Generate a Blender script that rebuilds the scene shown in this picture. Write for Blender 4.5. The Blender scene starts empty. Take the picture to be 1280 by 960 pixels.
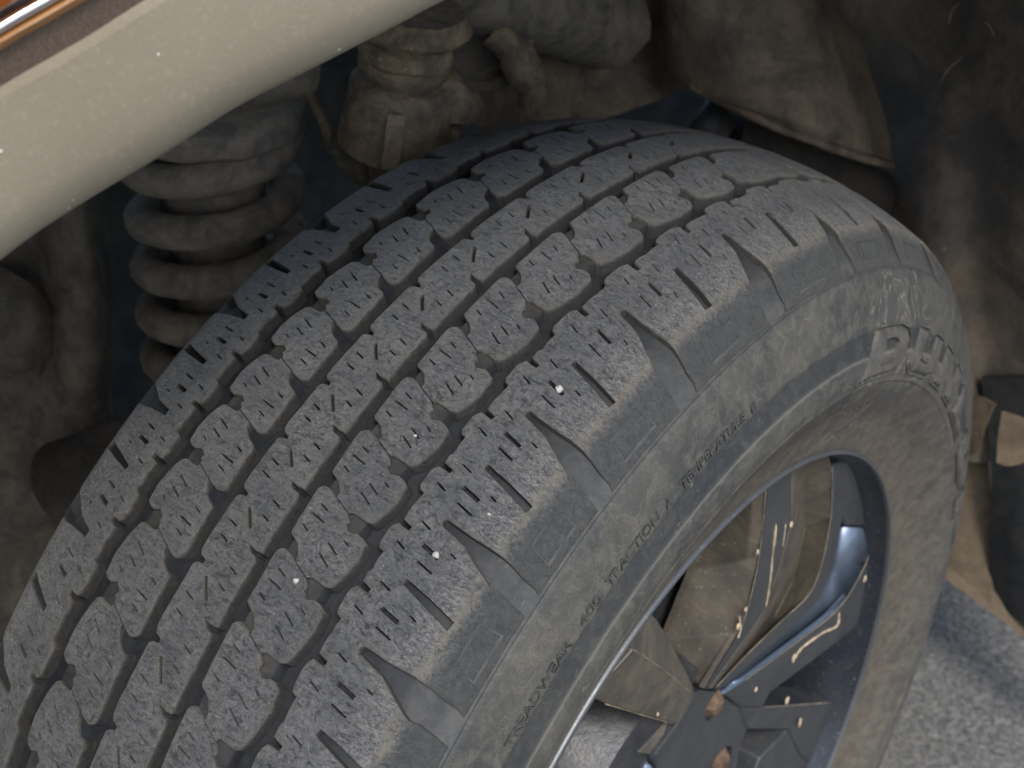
import bpy, bmesh, math, random
import numpy as np
from mathutils import Vector, Matrix, noise
from mathutils.geometry import delaunay_2d_cdt
random.seed(7)
S = bpy.context.scene
COL = S.collection
R = math.radians
# ------------------------------------------------------------------ camera, sky, sun
CAMPOS = Vector((0.3769324, -0.4876485, 0.737372))
CAMROT = Matrix(((0.7840154, -0.3594567, 0.5060738),
                 (0.6204533, 0.4786275, -0.6212515),
                 (-0.0189078, 0.8010659, 0.5982774)))
cam = bpy.data.cameras.new("camera")
cam.sensor_width = 36
cam.lens = 36 * 1836.76 / 1280
cam.clip_start = 0.02
cam.clip_end = 500
cam.dof.use_dof = True
cam.dof.focus_distance = 0.605
cam.dof.aperture_fstop = 17
co = bpy.data.objects.new("camera", cam)
COL.objects.link(co)
co.matrix_world = Matrix.Translation(CAMPOS) @ CAMROT.to_4x4()
S.camera = co

FWD = Vector((-.3746, -.9272, 0)); OUT = Vector((.9272, -.3746, 0))   # the car's forward and outward directions
def car(f, o, z): return FWD * f + OUT * o + Vector((0, 0, z))

SUN_AZ_VEC = (OUT * 1.0 + FWD * 0.25).normalized()
SUN_EL = R(52)
world = bpy.data.worlds.new("World"); S.world = world
world.use_nodes = True
nt = world.node_tree
sky = nt.nodes.new("ShaderNodeTexSky")
sky.sky_type = 'NISHITA'; sky.sun_disc = False
sky.sun_elevation = SUN_EL
sky.sun_rotation = math.atan2(SUN_AZ_VEC.x, SUN_AZ_VEC.y)
sky.air_density = 1.0; sky.dust_density = 2.2
bg = nt.nodes["Background"]; bg.inputs[1].default_value = 0.15
nt.links.new(sky.outputs[0], bg.inputs[0])
sun = bpy.data.lights.new("sun", 'SUN'); sun.energy = 1.9; sun.angle = R(16); sun.color = (1, .97, .92)
so = bpy.data.objects.new("sun", sun); COL.objects.link(so)
sd = SUN_AZ_VEC * math.cos(SUN_EL) + Vector((0, 0, math.sin(SUN_EL)))
so.rotation_euler = sd.to_track_quat('Z', 'Y').to_euler()
S.view_settings.view_transform = 'Standard'; S.view_settings.look = 'None'
S.view_settings.exposure = 0.62; S.view_settings.gamma = 1

# ------------------------------------------------------------------ helpers
def ray(px, py):
    return (CAMROT @ Vector(((px - 640) / 1836.76, -(py - 480) / 1836.76, -1))).normalized()
def at(px, py, t): return CAMPOS + ray(px, py) * t
def on_out(px, py, o):
    d = ray(px, py); return CAMPOS + d * ((o - CAMPOS.dot(OUT)) / d.dot(OUT))

def link(name, me, mat=None, parent=None, smooth=None):
    o = bpy.data.objects.new(name, me); COL.objects.link(o)
    if mat is not None: me.materials.append(mat)
    if parent is not None:
        o.parent = parent
        # every mesh is written in world coordinates; undo the parent's offset
        p = parent; off = Vector((0, 0, 0))
        while p is not None:
            off += Vector(p.location); p = p.parent
        o.location = -off
    if smooth is not None:
        for q in me.polygons: q.use_smooth = True
        me.set_sharp_from_angle(angle=R(smooth))
    return o
def tag(o, label=None, cat=None, group=None, kind=None):
    if label: o['label'] = label
    if cat: o['category'] = cat
    if group: o['group'] = group
    if kind: o['kind'] = kind
    return o
def thing(name, loc, label, cat, group=None):
    o = bpy.data.objects.new(name, None); COL.objects.link(o); o.location = loc
    o.empty_display_size = .02
    return tag(o, label, cat, group)
def from_py(v, f): 
    me = bpy.data.meshes.new("m"); me.from_pydata([tuple(a) for a in v], [], [tuple(a) for a in f]); me.update(); return me
def fix_normals(me):
    bm = bmesh.new(); bm.from_mesh(me); bmesh.ops.recalc_face_normals(bm, faces=bm.faces); bm.to_mesh(me); bm.free(); return me

def tube(pts, rad, n=12, cap=True, rough=0.0, closed=False):
    """swept tube; rad number or list"""
    pts = [Vector(p) for p in pts]; m = len(pts)
    if not hasattr(rad, '__len__'): rad = [rad] * m
    v = []; f = []
    up = None
    for i, p in enumerate(pts):
        t = (pts[min(i + 1, m - 1)] - pts[max(i - 1, 0)]).normalized()
        if up is None: up = Vector((0, 0, 1)) if abs(t.z) < .9 else Vector((1, 0, 0))
        s = t.cross(up).normalized(); up = s.cross(t).normalized()
        for k in range(n):
            a = 2 * math.pi * k / n
            q = p + (s * math.cos(a) + up * math.sin(a)) * rad[i]
            if rough: q += Vector(noise.noise_vector(q * 90)) * rough
            v.append(q)
    for i in range(m - 1):
        for k in range(n):
            k2 = (k + 1) % n
            f.append((i * n + k, i * n + k2, (i + 1) * n + k2, (i + 1) * n + k))
    if cap:
        f.append(tuple(range(n))[::-1]); f.append(tuple((m - 1) * n + k for k in range(n)))
    return fix_normals(from_py(v, f))
def lathe(base, axis, prof, n=40, rough=0.0, rs=60, arc=None):
    """prof: list of (height along axis, radius)"""
    axis = Vector(axis).normalized(); base = Vector(base)
    s = axis.orthogonal().normalized(); u = axis.cross(s)
    v = []; f = []
    for h, r in prof:
        for k in range(n):
            a = 2 * math.pi * k / n
            q = base + axis * h + (s * math.cos(a) + u * math.sin(a)) * r
            if rough: q += Vector(noise.noise_vector(q * rs)) * rough
            v.append(q)
    m = len(prof)
    for i in range(m - 1):
        for k in range(n):
            k2 = (k + 1) % n
            f.append((i * n + k, i * n + k2, (i + 1) * n + k2, (i + 1) * n + k))
    f.append(tuple(range(n))); f.append(tuple((m - 1) * n + k for k in range(n)))
    return fix_normals(from_py(v, f))
def box(c, ax, ay, az, bev=.002):
    """c centre, three half-axis vectors"""
    bm = bmesh.new()
    bmesh.ops.create_cube(bm, size=2)
    M = Matrix((ax, ay, az)).transposed()
    for q in bm.verts: q.co = Vector(c) + M @ q.co
    bmesh.ops.bevel(bm, geom=bm.edges[:], offset=bev, segments=2, affect='EDGES')
    bmesh.ops.recalc_face_normals(bm, faces=bm.faces)
    me = bpy.data.meshes.new("m"); bm.to_mesh(me); bm.free(); return me
def catmull(P, n=10):
    P = [Vector(p) for p in P]; P = [2 * P[0] - P[1]] + P + [2 * P[-1] - P[-2]]; out = []
    for i in range(1, len(P) - 2):
        a, b, c, d = P[i - 1:i + 3]
        for k in range(n):
            t = k / n; out.append(.5 * ((2 * b) + (c - a) * t + (2 * a - 5 * b + 4 * c - d) * t * t + (3 * b - a - 3 * c + d) * t ** 3))
    out.append(P[-2]); return out
def sheet(grid, thick=.003, rough=0.0, rscale=20, sub=4, rough2=0.0):
    """grid: rows of world points -> smooth sheet with real thickness"""
    rows = [catmull(r, sub) for r in grid]
    cols = [catmull([r[j] for r in rows], sub) for j in range(len(rows[0]))]
    nr = len(cols[0]); nc = len(cols)
    v = []; 
    for i in range(nr):
        for j in range(nc):
            q = cols[j][i].copy()
            if rough: q += Vector(noise.noise_vector(q * rscale)) * rough
            if rough2: q += Vector(noise.noise_vector(q * rscale * 5)) * rough2
            v.append(q)
    f = [(i * nc + j, i * nc + j + 1, (i + 1) * nc + j + 1, (i + 1) * nc + j) for i in range(nr - 1) for j in range(nc - 1)]
    me = from_py(v, f)
    bm = bmesh.new(); bm.from_mesh(me)
    bmesh.ops.recalc_face_normals(bm, faces=bm.faces)
    bmesh.ops.solidify(bm, geom=bm.faces[:], thickness=thick)
    bm.to_mesh(me); bm.free(); return me

# ------------------------------------------------------------------ materials
class N:
    def __init__(s, name, rough=.6, spec=.5, metal=0.0):
        s.m = bpy.data.materials.new(name); s.m.use_nodes = True; s.t = s.m.node_tree
        s.b = s.t.nodes["Principled BSDF"]; s.b.inputs["Roughness"].default_value = rough
        s.b.inputs["Specular IOR Level"].default_value = spec; s.b.inputs["Metallic"].default_value = metal
        s.co = s.t.nodes.new("ShaderNodeTexCoord").outputs["Object"]
    def n(s, ty, **kw):
        q = s.t.nodes.new(ty)
        for k, v in kw.items(): setattr(q, k, v)
        return q
    def set(s, sock, v):
        if hasattr(v, 'is_output') or isinstance(v, bpy.types.NodeSocket): s.t.links.new(v, sock)
        else:
            if isinstance(v, (tuple, list)) and len(v) == 3 and sock.type == 'RGBA': v = (*v, 1)
            sock.default_value = v
    def noise(s, scale, detail=4, rough=.6, dist=0, co=None, stretch=None):
        q = s.n("ShaderNodeTexNoise"); c = co or s.co
        if stretch:
            mp = s.n("ShaderNodeMapping"); mp.inputs["Scale"].default_value = stretch[0]; mp.inputs["Rotation"].default_value = stretch[1]
            s.t.links.new(c, mp.inputs[0]); c = mp.outputs[0]
        s.t.links.new(c, q.inputs["Vector"]); q.inputs["Scale"].default_value = scale
        q.inputs["Detail"].default_value = detail; q.inputs["Roughness"].default_value = rough; q.inputs["Distortion"].default_value = dist
        return q.outputs["Fac"]
    def ramp(s, v, a, b, lo=0., hi=1., smooth=False):
        q = s.n("ShaderNodeMapRange"); q.clamp = True
        if smooth: q.interpolation_type = 'SMOOTHSTEP'
        s.set(q.inputs[0], v)
        for i, x in enumerate((a, b, lo, hi)): q.inputs[i + 1].default_value = x
        return q.outputs[0]
    def band(s, v, a, b, c, d):
        return s.math('MULTIPLY', s.ramp(v, a, b), s.ramp(v, c, d, 1, 0))
    def math(s, op, a, b=0.):
        q = s.n("ShaderNodeMath", operation=op); s.set(q.inputs[0], a); s.set(q.inputs[1], b); return q.outputs[0]
    def mix(s, f, a, b):
        q = s.n("ShaderNodeMix", data_type='RGBA'); s.set(q.inputs[0], f); s.set(q.inputs[6], a); s.set(q.inputs[7], b); return q.outputs[2]
    def bump(s, h, dist, strength=1., prev=None):
        q = s.n("ShaderNodeBump"); q.inputs["Strength"].default_value = strength; q.inputs["Distance"].default_value = dist
        s.set(q.inputs["Height"], h)
        if prev is not None: s.t.links.new(prev, q.inputs["Normal"])
        s.t.links.new(q.outputs[0], s.b.inputs["Normal"]); return q.outputs[0]
    def attr(s, name):
        q = s.n("ShaderNodeAttribute"); q.attribute_name = name; return q.outputs["Fac"]
    def xr(s):
        q = s.n("ShaderNodeSeparateXYZ"); s.t.links.new(s.co, q.inputs[0])
        r = s.math('SQRT', s.math('ADD', s.math('MULTIPLY', q.outputs[1], q.outputs[1]), s.math('MULTIPLY', q.outputs[2], q.outputs[2])))
        return q.outputs[0], r
    def color(s, c): s.set(s.b.inputs["Base Color"], c)
    def rough(s, c): s.set(s.b.inputs["Roughness"], c)

def rubber_tread():
    m = N("tread_rubber", .62, .45)
    big = m.noise(34, 5, .65, .6); mid = m.noise(240, 7, .78, 1.6); fine = m.noise(1500, 3, .75)
    sc1 = m.noise(80, 8, .8, 3.0, stretch=((.6, 2.2, 2.2), (0, .5, .6)))
    scu = m.noise(260, 6, .75, 2.2, stretch=((.45, 2, 2), (.4, 0, .9)))
    scv = m.noise(420, 4, .75, 2.2, stretch=((2, .5, 2), (.9, .3, .2)))
    c = m.mix(m.ramp(mid, .41, .60), (.034, .037, .039), (.265, .267, .260))
    c = m.mix(m.ramp(big, .40, .60, 0, .6), c, (.056, .062, .068))
    c = m.mix(m.ramp(sc1, .47, .60, 0, .65), c, (.200, .200, .192))
    c = m.mix(m.ramp(scu, .53, .66, 0, .7), c, (.30, .30, .292))
    c = m.mix(m.ramp(scv, .60, .72, 0, .5), c, (.030, .032, .034))
    sm = m.noise(38, 9, .82, 4.5, stretch=((.7, 2.4, 2.4), (.2, .7, .5)))
    c = m.mix(m.ramp(sm, .49, .58, 0, .55), c, (.165, .170, .170))
    c = m.mix(m.ramp(sm, .47, .40, 0, .55), c, (.045, .048, .052))
    c = m.mix(m.ramp(fine, .5, .75, 0, .55), c, (.035, .037, .040))
    vo = m.n("ShaderNodeTexVoronoi"); m.t.links.new(m.co, vo.inputs["Vector"]); vo.inputs["Scale"].default_value = 420
    spk = m.math('MULTIPLY', m.ramp(vo.outputs["Distance"], .06, .16, 1, 0), m.ramp(m.noise(60, 3), .58, .64))
    c = m.mix(m.math('MULTIPLY', spk, .85), c, (.60, .60, .56))
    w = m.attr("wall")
    e = m.math('MULTIPLY', m.attr("edge"), m.ramp(w, .0, .22, 1, 0))
    c = m.mix(m.math('MULTIPLY', e, m.ramp(mid, .3, .6, .2, .85)), c, (.185, .165, .130))
    x, r = m.xr()
    ax = m.math('ABSOLUTE', x)
    dn = m.noise(160, 7, .8, 1.6)
    axj = m.math('ADD', ax, m.math('MULTIPLY', m.math('SUBTRACT', dn, .5), .010))
    dust = m.math('MULTIPLY', m.band(axj, .0975, .1005, .1015, .1045), m.ramp(m.noise(240, 6, .8, 1.0), .36, .58, .15, 1.))
    worn = m.math('MULTIPLY', m.band(axj, .080, .094, .0995, .102), m.ramp(scu, .46, .60))
    c = m.mix(m.math('MULTIPLY', worn, .75), c, (.34, .335, .315))
    c = m.mix(m.math('MULTIPLY', dust, .62), c, (.30, .265, .205))
    fl = m.ramp(axj, .1025, .1065)
    c = m.mix(m.math('MULTIPLY', fl, .75), c, m.mix(m.ramp(m.noise(260, 6, .7), .35, .65), (.062, .068, .070), (.105, .105, .098)))
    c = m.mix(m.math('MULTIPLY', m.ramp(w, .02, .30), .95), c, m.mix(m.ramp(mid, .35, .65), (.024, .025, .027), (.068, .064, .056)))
    m.color(c)
    m.rough(m.ramp(mid, .3, .7, .45, .75))
    h = m.math('ADD', m.math('MULTIPLY', mid, 1.0), m.math('MULTIPLY', sc1, 1.1))
    h = m.math('ADD', h, m.math('MULTIPLY', scu, .6))
    h = m.math('ADD', h, m.math('MULTIPLY', scv, -.5))
    h = m.math('ADD', h, m.math('MULTIPLY', fine, .35))
    m.bump(h, .0018, 1.)
    return m.m
def rubber_side():
    m = N("sidewall_rubber", .72, .35)
    x, r = m.xr()
    n1 = m.noise(17, 7, .65, .8); n2 = m.noise(110, 6, .72, .6); n3 = m.noise(1100, 3, .7)
    c = m.mix(m.ramp(n1, .38, .62), (.047, .049, .049), (.088, .085, .074))
    c = m.mix(m.ramp(n2, .44, .64, 0, .6), c, (.150, .140, .113))
    c = m.mix(m.ramp(n3, .42, .70, 0, .6), c, (.036, .037, .036))
    inner = m.ramp(r, .300, .262)
    c = m.mix(m.math('MULTIPLY', inner, .75), c, m.mix(m.ramp(n2, .35, .65), (.070, .060, .048), (.128, .108, .082)))
    # dried water marks round the logo
    lg = m.n("ShaderNodeVectorMath", operation='DISTANCE'); m.t.links.new(m.co, lg.inputs[0]); lg.inputs[1].default_value = P_LOGO
    near = m.ramp(lg.outputs["Value"], .075, .045)
    n4 = m.noise(24, 3, .55, 1.6)
    tide = m.math('MULTIPLY', m.band(n4, .522, .530, .534, .544), near)
    c = m.mix(m.math('MULTIPLY', tide, .55), c, (.27, .25, .20))
    wet = m.math('MULTIPLY', m.ramp(n4, .544, .555), near)
    c = m.mix(m.math('MULTIPLY', wet, .6), c, (.062, .062, .062))
    jr = m.math('ADD', r, m.math('MULTIPLY', m.math('SUBTRACT', n2, .5), .0022))
    band = m.band(jr, .3090, .3102, .3206, .3212)
    c = m.mix(m.math('MULTIPLY', band, m.ramp(n2, .3, .8, .95, .5)), c, m.mix(m.ramp(n3, .4, .7), (.022, .025, .028), (.040, .043, .045)))
    line = m.band(jr, .3070, .3080, .3086, .3093)
    c = m.mix(m.math('MULTIPLY', line, .4), c, (.20, .19, .165))
    up = m.ramp(r, .3475, .3515)
    c = m.mix(m.math('MULTIPLY', up, .85), c, m.mix(m.ramp(n2, .35, .65), (.040, .045, .048), (.075, .075, .072)))
    scr = m.noise(150, 4, .8, 2.5, stretch=((3, .5, .5), (.3, .2, .5)))
    c = m.mix(m.ramp(scr, .63, .69, 0, .5), c, (.22, .20, .165))
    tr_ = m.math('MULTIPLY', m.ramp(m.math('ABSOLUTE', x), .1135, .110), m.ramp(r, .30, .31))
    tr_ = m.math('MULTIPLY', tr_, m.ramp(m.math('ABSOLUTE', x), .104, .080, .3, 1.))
    c = m.mix(m.math('MULTIPLY', tr_, .95), c, m.mix(m.ramp(n2, .35, .65), (.004, .006, .009), (.014, .016, .019)))  # groove floors coloured near black in place of recess shade
    ld = m.math('MULTIPLY', tr_, m.band(m.math('ABSOLUTE', x), .0245, .0262, .0480, .0500))
    c = m.mix(m.math('MULTIPLY', ld, .8), c, m.mix(m.ramp(n2, .35, .65), (.018, .019, .020), (.050, .047, .040)))
    m.color(c)
    wv = m.math('SINE', m.math('MULTIPLY', r, 2600.))
    wv = m.math('MULTIPLY', wv, m.math('MULTIPLY', m.band(r, .255, .262, .296, .306), .035))
    h = m.math('ADD', m.math('MULTIPLY', n2, .6), m.math('MULTIPLY', n3, .35)); h = m.math('ADD', h, wv)
    m.bump(h, .0009, .8)
    return m.m
def dusty(name, a, b, sc=30, rough=.8, metal=0., bump=.001, spots=None, spec=.4, contrast=(.38, .62), detail=6, bs=1.0):
    m = N(name, rough, spec, metal)
    n1 = m.noise(sc, detail, .65, .5); n2 = m.noise(sc * 9, 4, .7)
    c = m.mix(m.ramp(n1, *contrast), a, b)
    c = m.mix(m.ramp(n2, .45, .8, 0, .4), c, tuple(q * .5 for q in a))
    if spots:
        n3 = m.noise(sc * 4, 3, .6)
        c = m.mix(m.ramp(n3, spots[1], spots[1] + .06), c, spots[0])
    m.color(c)
    h = m.math('ADD', n1, m.math('MULTIPLY', n2, .6))
    if bump: m.bump(h, bump, bs)
    return m.m
def rim_mat(name, col, dustc, amt, rough, metal=.6):
    m = N(name, rough, .5, metal)
    n1 = m.noise(26, 6, .7, .6); n2 = m.noise(500, 3, .7); n3 = m.noise(120, 5, .7)
    k = m.math('MULTIPLY', m.ramp(n1, .36, .60, .45, 1.), amt)
    c = m.mix(k, col, dustc)
    c = m.mix(m.ramp(n2, .62, .7, 0, .5), c, (.35, .32, .27))
    c = m.mix(m.ramp(n3, .66, .74, 0, .3), c, (.3, .27, .22))
    m.color(c)
    m.rough(m.math('ADD', rough, m.math('MULTIPLY', k, .5)))
    m.set(m.b.inputs["Metallic"], m.math('MULTIPLY', m.math('SUBTRACT', 1., k), metal))
    m.bump(m.math('ADD', m.math('MULTIPLY', n2, .3), m.math('MULTIPLY', n3, .2)), .0006, .35)
    return m.m
import mathutils
_t = R(9 + 53); P_LOGO = (.131, .305 * math.cos(_t), .305 * math.sin(_t))
M = {}
M['tread'] = rubber_tread(); M['side'] = rubber_side()
M['letter'] = dusty('moulded_letter_rubber', (.030, .031, .031), (.085, .082, .075), 180, .65, bump=.0006)
M['bigletter'] = dusty('moulded_logo_rubber', (.062, .061, .057), (.118, .110, .094), 90, .65, bump=.0006)
M['rim'] = rim_mat('rim_dark_gloss_paint', (.065, .072, .082), (.085, .083, .078), .45, .22, .7)
M['rimdust'] = rim_mat('rim_dusty_paint', (.040, .040, .042), (.135, .113, .080), .8, .28, .4)
M['barrel'] = rim_mat('rim_barrel_gloss', (.030, .038, .055), (.050, .048, .045), .35, .14, .7)
M['rimblue'] = rim_mat('rim_sky_tinted_paint', (.16, .21, .29), (.10, .11, .125), .25, .22, .75)  # blue sky reflection put into the base colour
M['lip'] = rim_mat('rim_lip_machined', (.13, .145, .165), (.085, .080, .070), .5, .25, .9)
M['black'] = dusty('black_plastic', (.016, .018, .020), (.036, .036, .034), 40, .6, bump=.0006)
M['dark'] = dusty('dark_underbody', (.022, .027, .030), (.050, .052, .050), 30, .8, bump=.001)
M['liner'] = dusty('dust_coated_liner', (.105, .088, .068), (.250, .198, .140), 22, .85, bump=.0025, spots=((.24, .21, .17), .70))
M['linerdk'] = dusty('black_splash_liner', (.075, .068, .058), (.20, .155, .110), 12, .7, bump=.003, spots=((.30, .28, .24), .72), contrast=(.42, .66))
M['brown'] = dusty('mud_filmed_panel', (.095, .072, .048), (.185, .142, .096), 14, .85, bump=.001)
M['steel'] = dusty('muddy_suspension_steel', (.110, .102, .086), (.23, .20, .155), 45, .85, bump=.0015, spots=((.25, .20, .14), .68))
M['spring'] = dusty('muddy_spring_steel', (.150, .140, .120), (.31, .27, .21), 60, .85, bump=.001)
M['knuckle'] = dusty('mud_caked_casting', (.120, .096, .070), (.30, .235, .155), 55, .9, bump=.003, spots=((.40, .31, .21), .66))
M['paledust'] = dusty('pale_mud', (.42, .33, .22), (.60, .49, .34), 60, .9, bump=.001)
M['rust'] = dusty('rusty_nut_steel', (.075, .045, .030), (.17, .115, .075), 120, .8, bump=.0008)
M['hub'] = dusty('grimy_hub_metal', (.045, .050, .058), (.10, .10, .10), 40, .4, .5, bump=.0005)
M['straw2'] = dusty('dried_mud_film', (.20, .16, .11), (.34, .27, .18), 90, .9)
M['pebble'] = dusty('pale_stone', (.30, .30, .28), (.58, .57, .54), 300, .7, bump=.0004)
def fender_mat():
    m = N("dusty_tan_flare_paint", .42, .5)
    n1 = m.noise(1400, 2, .6); n2 = m.noise(9, 4, .6); n3 = m.noise(500, 2, .5)
    c = m.mix(m.ramp(n2, .35, .65), (.232, .203, .146), (.275, .244, .178))
    c = m.mix(m.ramp(n1, .35, .65, 0, .45), c, (.20, .18, .138))
    c = m.mix(m.ramp(n3, .55, .75, 0, .3), c, (.37, .34, .27))
    v = m.n("ShaderNodeTexVoronoi"); m.t.links.new(m.co, v.inputs["Vector"]); v.inputs["Scale"].default_value = 210
    dv = m.math('ADD', v.outputs["Distance"], m.math('MULTIPLY', m.noise(900, 3), .25))
    chip = m.math('MULTIPLY', m.ramp(dv, .20, .24, 1, 0), m.ramp(m.noise(40, 3), .60, .62))
    c = m.mix(chip, c, (.80, .78, .70))
    m.color(c); m.bump(n1, .0003, .4); return m.m
M['fender'] = fender_mat()
def paint_mat():
    m = N("bronze_body_paint", .2, .5, .3)
    n1 = m.noise(1400, 2, .6); c = m.mix(m.ramp(n1, .3, .7), (.055, .040, .030), (.115, .085, .065)); m.color(c)
    m.b.inputs["Coat Weight"].default_value = .5; m.b.inputs["Coat Roughness"].default_value = .15
    return m.m
M['paint'] = paint_mat()
def simple(name, c, rough, metal=0., trans=0.):
    m = N(name, rough, .5, metal)
    n1 = m.noise(90, 3); m.color(m.mix(m.ramp(n1, .3, .7), c, tuple(q * .82 for q in c)))
    m.b.inputs["Transmission Weight"].default_value = trans
    return m.m
M['chrome'] = simple('bright_chrome', (.72, .74, .78), .12, 1.)
M['amber'] = simple('amber_lens', (.75, .19, .03), .12)
M['amber2'] = simple('dull_amber_reflection', (.36, .17, .06), .22)
def road_mat():
    m = N("asphalt", .85, .3)
    n1 = m.noise(150, 4, .7, .8); n2 = m.noise(3, 4); n3 = m.noise(600, 3, .7)
    c = m.mix(m.ramp(n1, .36, .66), (.062, .061, .058), (.215, .208, .190))
    c = m.mix(m.ramp(n3, .6, .72, 0, .6), c, (.38, .38, .36))
    c = m.mix(m.ramp(n2, .4, .6, 0, .25), c, (.13, .128, .122))
    m.color(c); m.bump(n1, .004, .9); return m.m
M['road'] = road_mat()

# ------------------------------------------------------------------ ground
GZ = -.380
v = []; f = []
bm = bmesh.new()
bmesh.ops.create_grid(bm, x_segments=2, y_segments=2, size=60)
for q in bm.verts: q.co.z = GZ
me = bpy.data.meshes.new("m"); bm.to_mesh(me); bm.free()
tag(link('road', me, M['road']), 'grey asphalt below the tyre at the right', kind='structure')

# ================================================================== the wheel
RC, XS, RS = .388, .1017619, .3690857
X1, R1 = .1177852, .3515281
OFF = R(53)
wheel = thing('road_wheel', (0, 0, GZ), 'front road wheel with worn black tyre turned outward on dark gloss spoked rim', 'wheel')

TRI = [1.3470737, 1.2530127, 1.1699125, 1.0943782, 1.0175412, .9387682, .8528578, .7526582, .6449903, .5320028, .4269306, .3223989, .2233133]
ku = [-2, -1] + list(range(13)); kt = [1.556, 1.4505] + TRI
NP = 66
rest = (2 * math.pi - (kt[0] - kt[-1])) / (NP - 14)
for i in range(13, 65): ku.append(i); kt.append(kt[12] - rest * (i - 12))
ku = np.array(ku, float); kt = np.array(kt)
KU = np.concatenate([ku - NP, ku, ku + NP]); KT = np.concatenate([kt + 2 * math.pi, kt, kt - 2 * math.pi])
def theta(u): return float(np.interp(u, KU, KT))

def sidecat(n=12):
    xm, rm = .133, .295; x2, r2 = .1125553, .2414382
    c = [(XS, RS), (X1, R1), (X1 * .35 + xm * .65, R1 * .5 + rm * .5), (xm, rm), (.1192, .2640), (x2, r2)]
    return [(q.x, q.y) for q in catmull([(a, b, 0) for a, b in c], n)]
SIDE = sidecat()
def prof(x):
    a = abs(x)
    tread = RC - (RC - RS) * (min(a, XS + .01) / XS) ** 2.2
    flank = RS + (R1 - RS) * (a - XS) / (X1 - XS)
    # smooth minimum: slightly worn shoulder
    k = .0022; h = max(0, min(1, .5 + .5 * (flank - tread) / k))
    return flank * (1 - h) + tread * h - k * h * (1 - h)
def depth(x):
    a = abs(x); k = .098 if x > 0 else .108
    if x > .0635: return .0042 + (.0012 - .0042) * max(0, (a - .099) / (.1165 - .099))
    if a < k: return .0078
    return .0078 + (.0012 - .0078) * min(1, (a - k) / (.1165 - k))
def P(x, r, th): return Vector((x, r * math.cos(th + OFF), r * math.sin(th + OFF)))

# --- tyre carcass
pts = []
LANDS = ((-.0475, -.0190, .0024), (-.0082, .0155, .0032), (.0255, .0497, .0024))
def floor_depth(x):
    d = depth(x)
    for a, b, h in LANDS:
        k = max(0., min(1., min(x - a, b - x) / .0007 + .5)); d = min(d, d * (1 - k) + h * k)
    return d
floor_x = sorted(set(list(np.linspace(-.1165, .1165, 61)) + [q + e for a, b, h in LANDS for q in (a, b) for e in (-.0005, -.0003, .0003, .0005)]))
pts = []
s0 = [q for q in SIDE if q[0] > X1 and q[1] < R1 - .0022 or q[1] < .33]
pts += [(X1 - .0004, R1 - .0002), (X1 + .0004, R1 - .0004), (X1 + .0004, R1 - .0016), (X1 + .0012, R1 - .0019)]
side = [q for q in SIDE if q[1] < R1 - .003]
def relief(x, r):
    d = 0
    if .3100 < r < .3213: d = -.0005
    return d
ra = np.linspace(side[0][1], R2_ := .2414382, 90)
sx = np.array([q[0] for q in SIDE][::-1]); sr = np.array([q[1] for q in SIDE][::-1])
def xside(r): return float(np.interp(r, sr, sx))
for r in ra: pts.append((xside(r) + relief(0, r) + (.0006 if .2905 < r < .2920 else 0), r))
pts += [(.1105, .2385), (.104, .236), (.095, .2345)]
full = pts[::-1][:] ; right = pts
left = [(-x, r) for x, r in pts][::-1]
allp = left + [(x, prof(x) - floor_depth(x)) for x in floor_x] + right
NS = 300
v = []; f = []
for x, r in allp:
    for k in range(NS):
        v.append(P(x, r, 2 * math.pi * k / NS))
m_ = len(allp)
for i in range(m_ - 1):
    for k in range(NS):
        k2 = (k + 1) % NS; f.append((i * NS + k, i * NS + k2, (i + 1) * NS + k2, (i + 1) * NS + k))
tyre = link('tyre', fix_normals(from_py(v, f)), M['side'], wheel, 50)

# --- tread blocks
def resample(poly, d, jit=.0, flags=None):
    out = []; fl = []
    n = len(poly)
    for i in range(n):
        a = poly[i]; b = poly[(i + 1) % n]; L = math.dist(a, b); m = max(1, int(round(L / d)))
        fa = flags[i] if flags else 0; fb = flags[(i + 1) % n] if flags else 0
        for k in range(m):
            t = k / m; q = (a[0] + (b[0] - a[0]) * t, a[1] + (b[1] - a[1]) * t)
            s_ = fa if k == 0 else (fa and fb)
            if jit and not s_: q = (q[0] + random.uniform(-jit, jit), q[1] + random.uniform(-jit, jit))
            out.append(q); fl.append(s_)
    return (out, fl) if flags is not None else out
def area(p):
    a = np.array(p); return .5 * float(np.sum(a[:, 0] * np.roll(a[:, 1], -1) - np.roll(a[:, 0], -1) * a[:, 1]))
def offset(p, d, fl=None):
    """positive d = inward for a CCW polygon; flagged corners (seams between touching blocks) stay"""
    a = np.array(p); pr = a - np.roll(a, 1, 0); ne = np.roll(a, -1, 0) - a
    pr /= np.linalg.norm(pr, axis=1)[:, None] + 1e-9; ne /= np.linalg.norm(ne, axis=1)[:, None] + 1e-9
    n1 = np.stack([-pr[:, 1], pr[:, 0]], 1); n2 = np.stack([-ne[:, 1], ne[:, 0]], 1)
    n = n1 + n2; L = np.linalg.norm(n, axis=1)[:, None] + 1e-9; n /= L
    c = np.clip((n * n1).sum(1), .65, 1)[:, None]
    if fl is not None: d = np.array([0. if k else d for k in fl])[:, None]
    return [tuple(q) for q in a + n * d / c]
def pip(P_, poly):
    P_ = np.asarray(P_, float); poly = np.asarray(poly, float)
    x, y = P_[:, 0], P_[:, 1]; ins = np.zeros(len(P_), bool)
    x1, y1 = poly[:, 0], poly[:, 1]; x2, y2 = np.roll(x1, -1), np.roll(y1, -1)
    for a, b, c, d in zip(x1, y1, x2, y2):
        if b == d: continue
        m = ((b > y) != (d > y)) & (x < (c - a) * (y - b) / (d - b) + a); ins ^= m
    return ins
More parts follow.
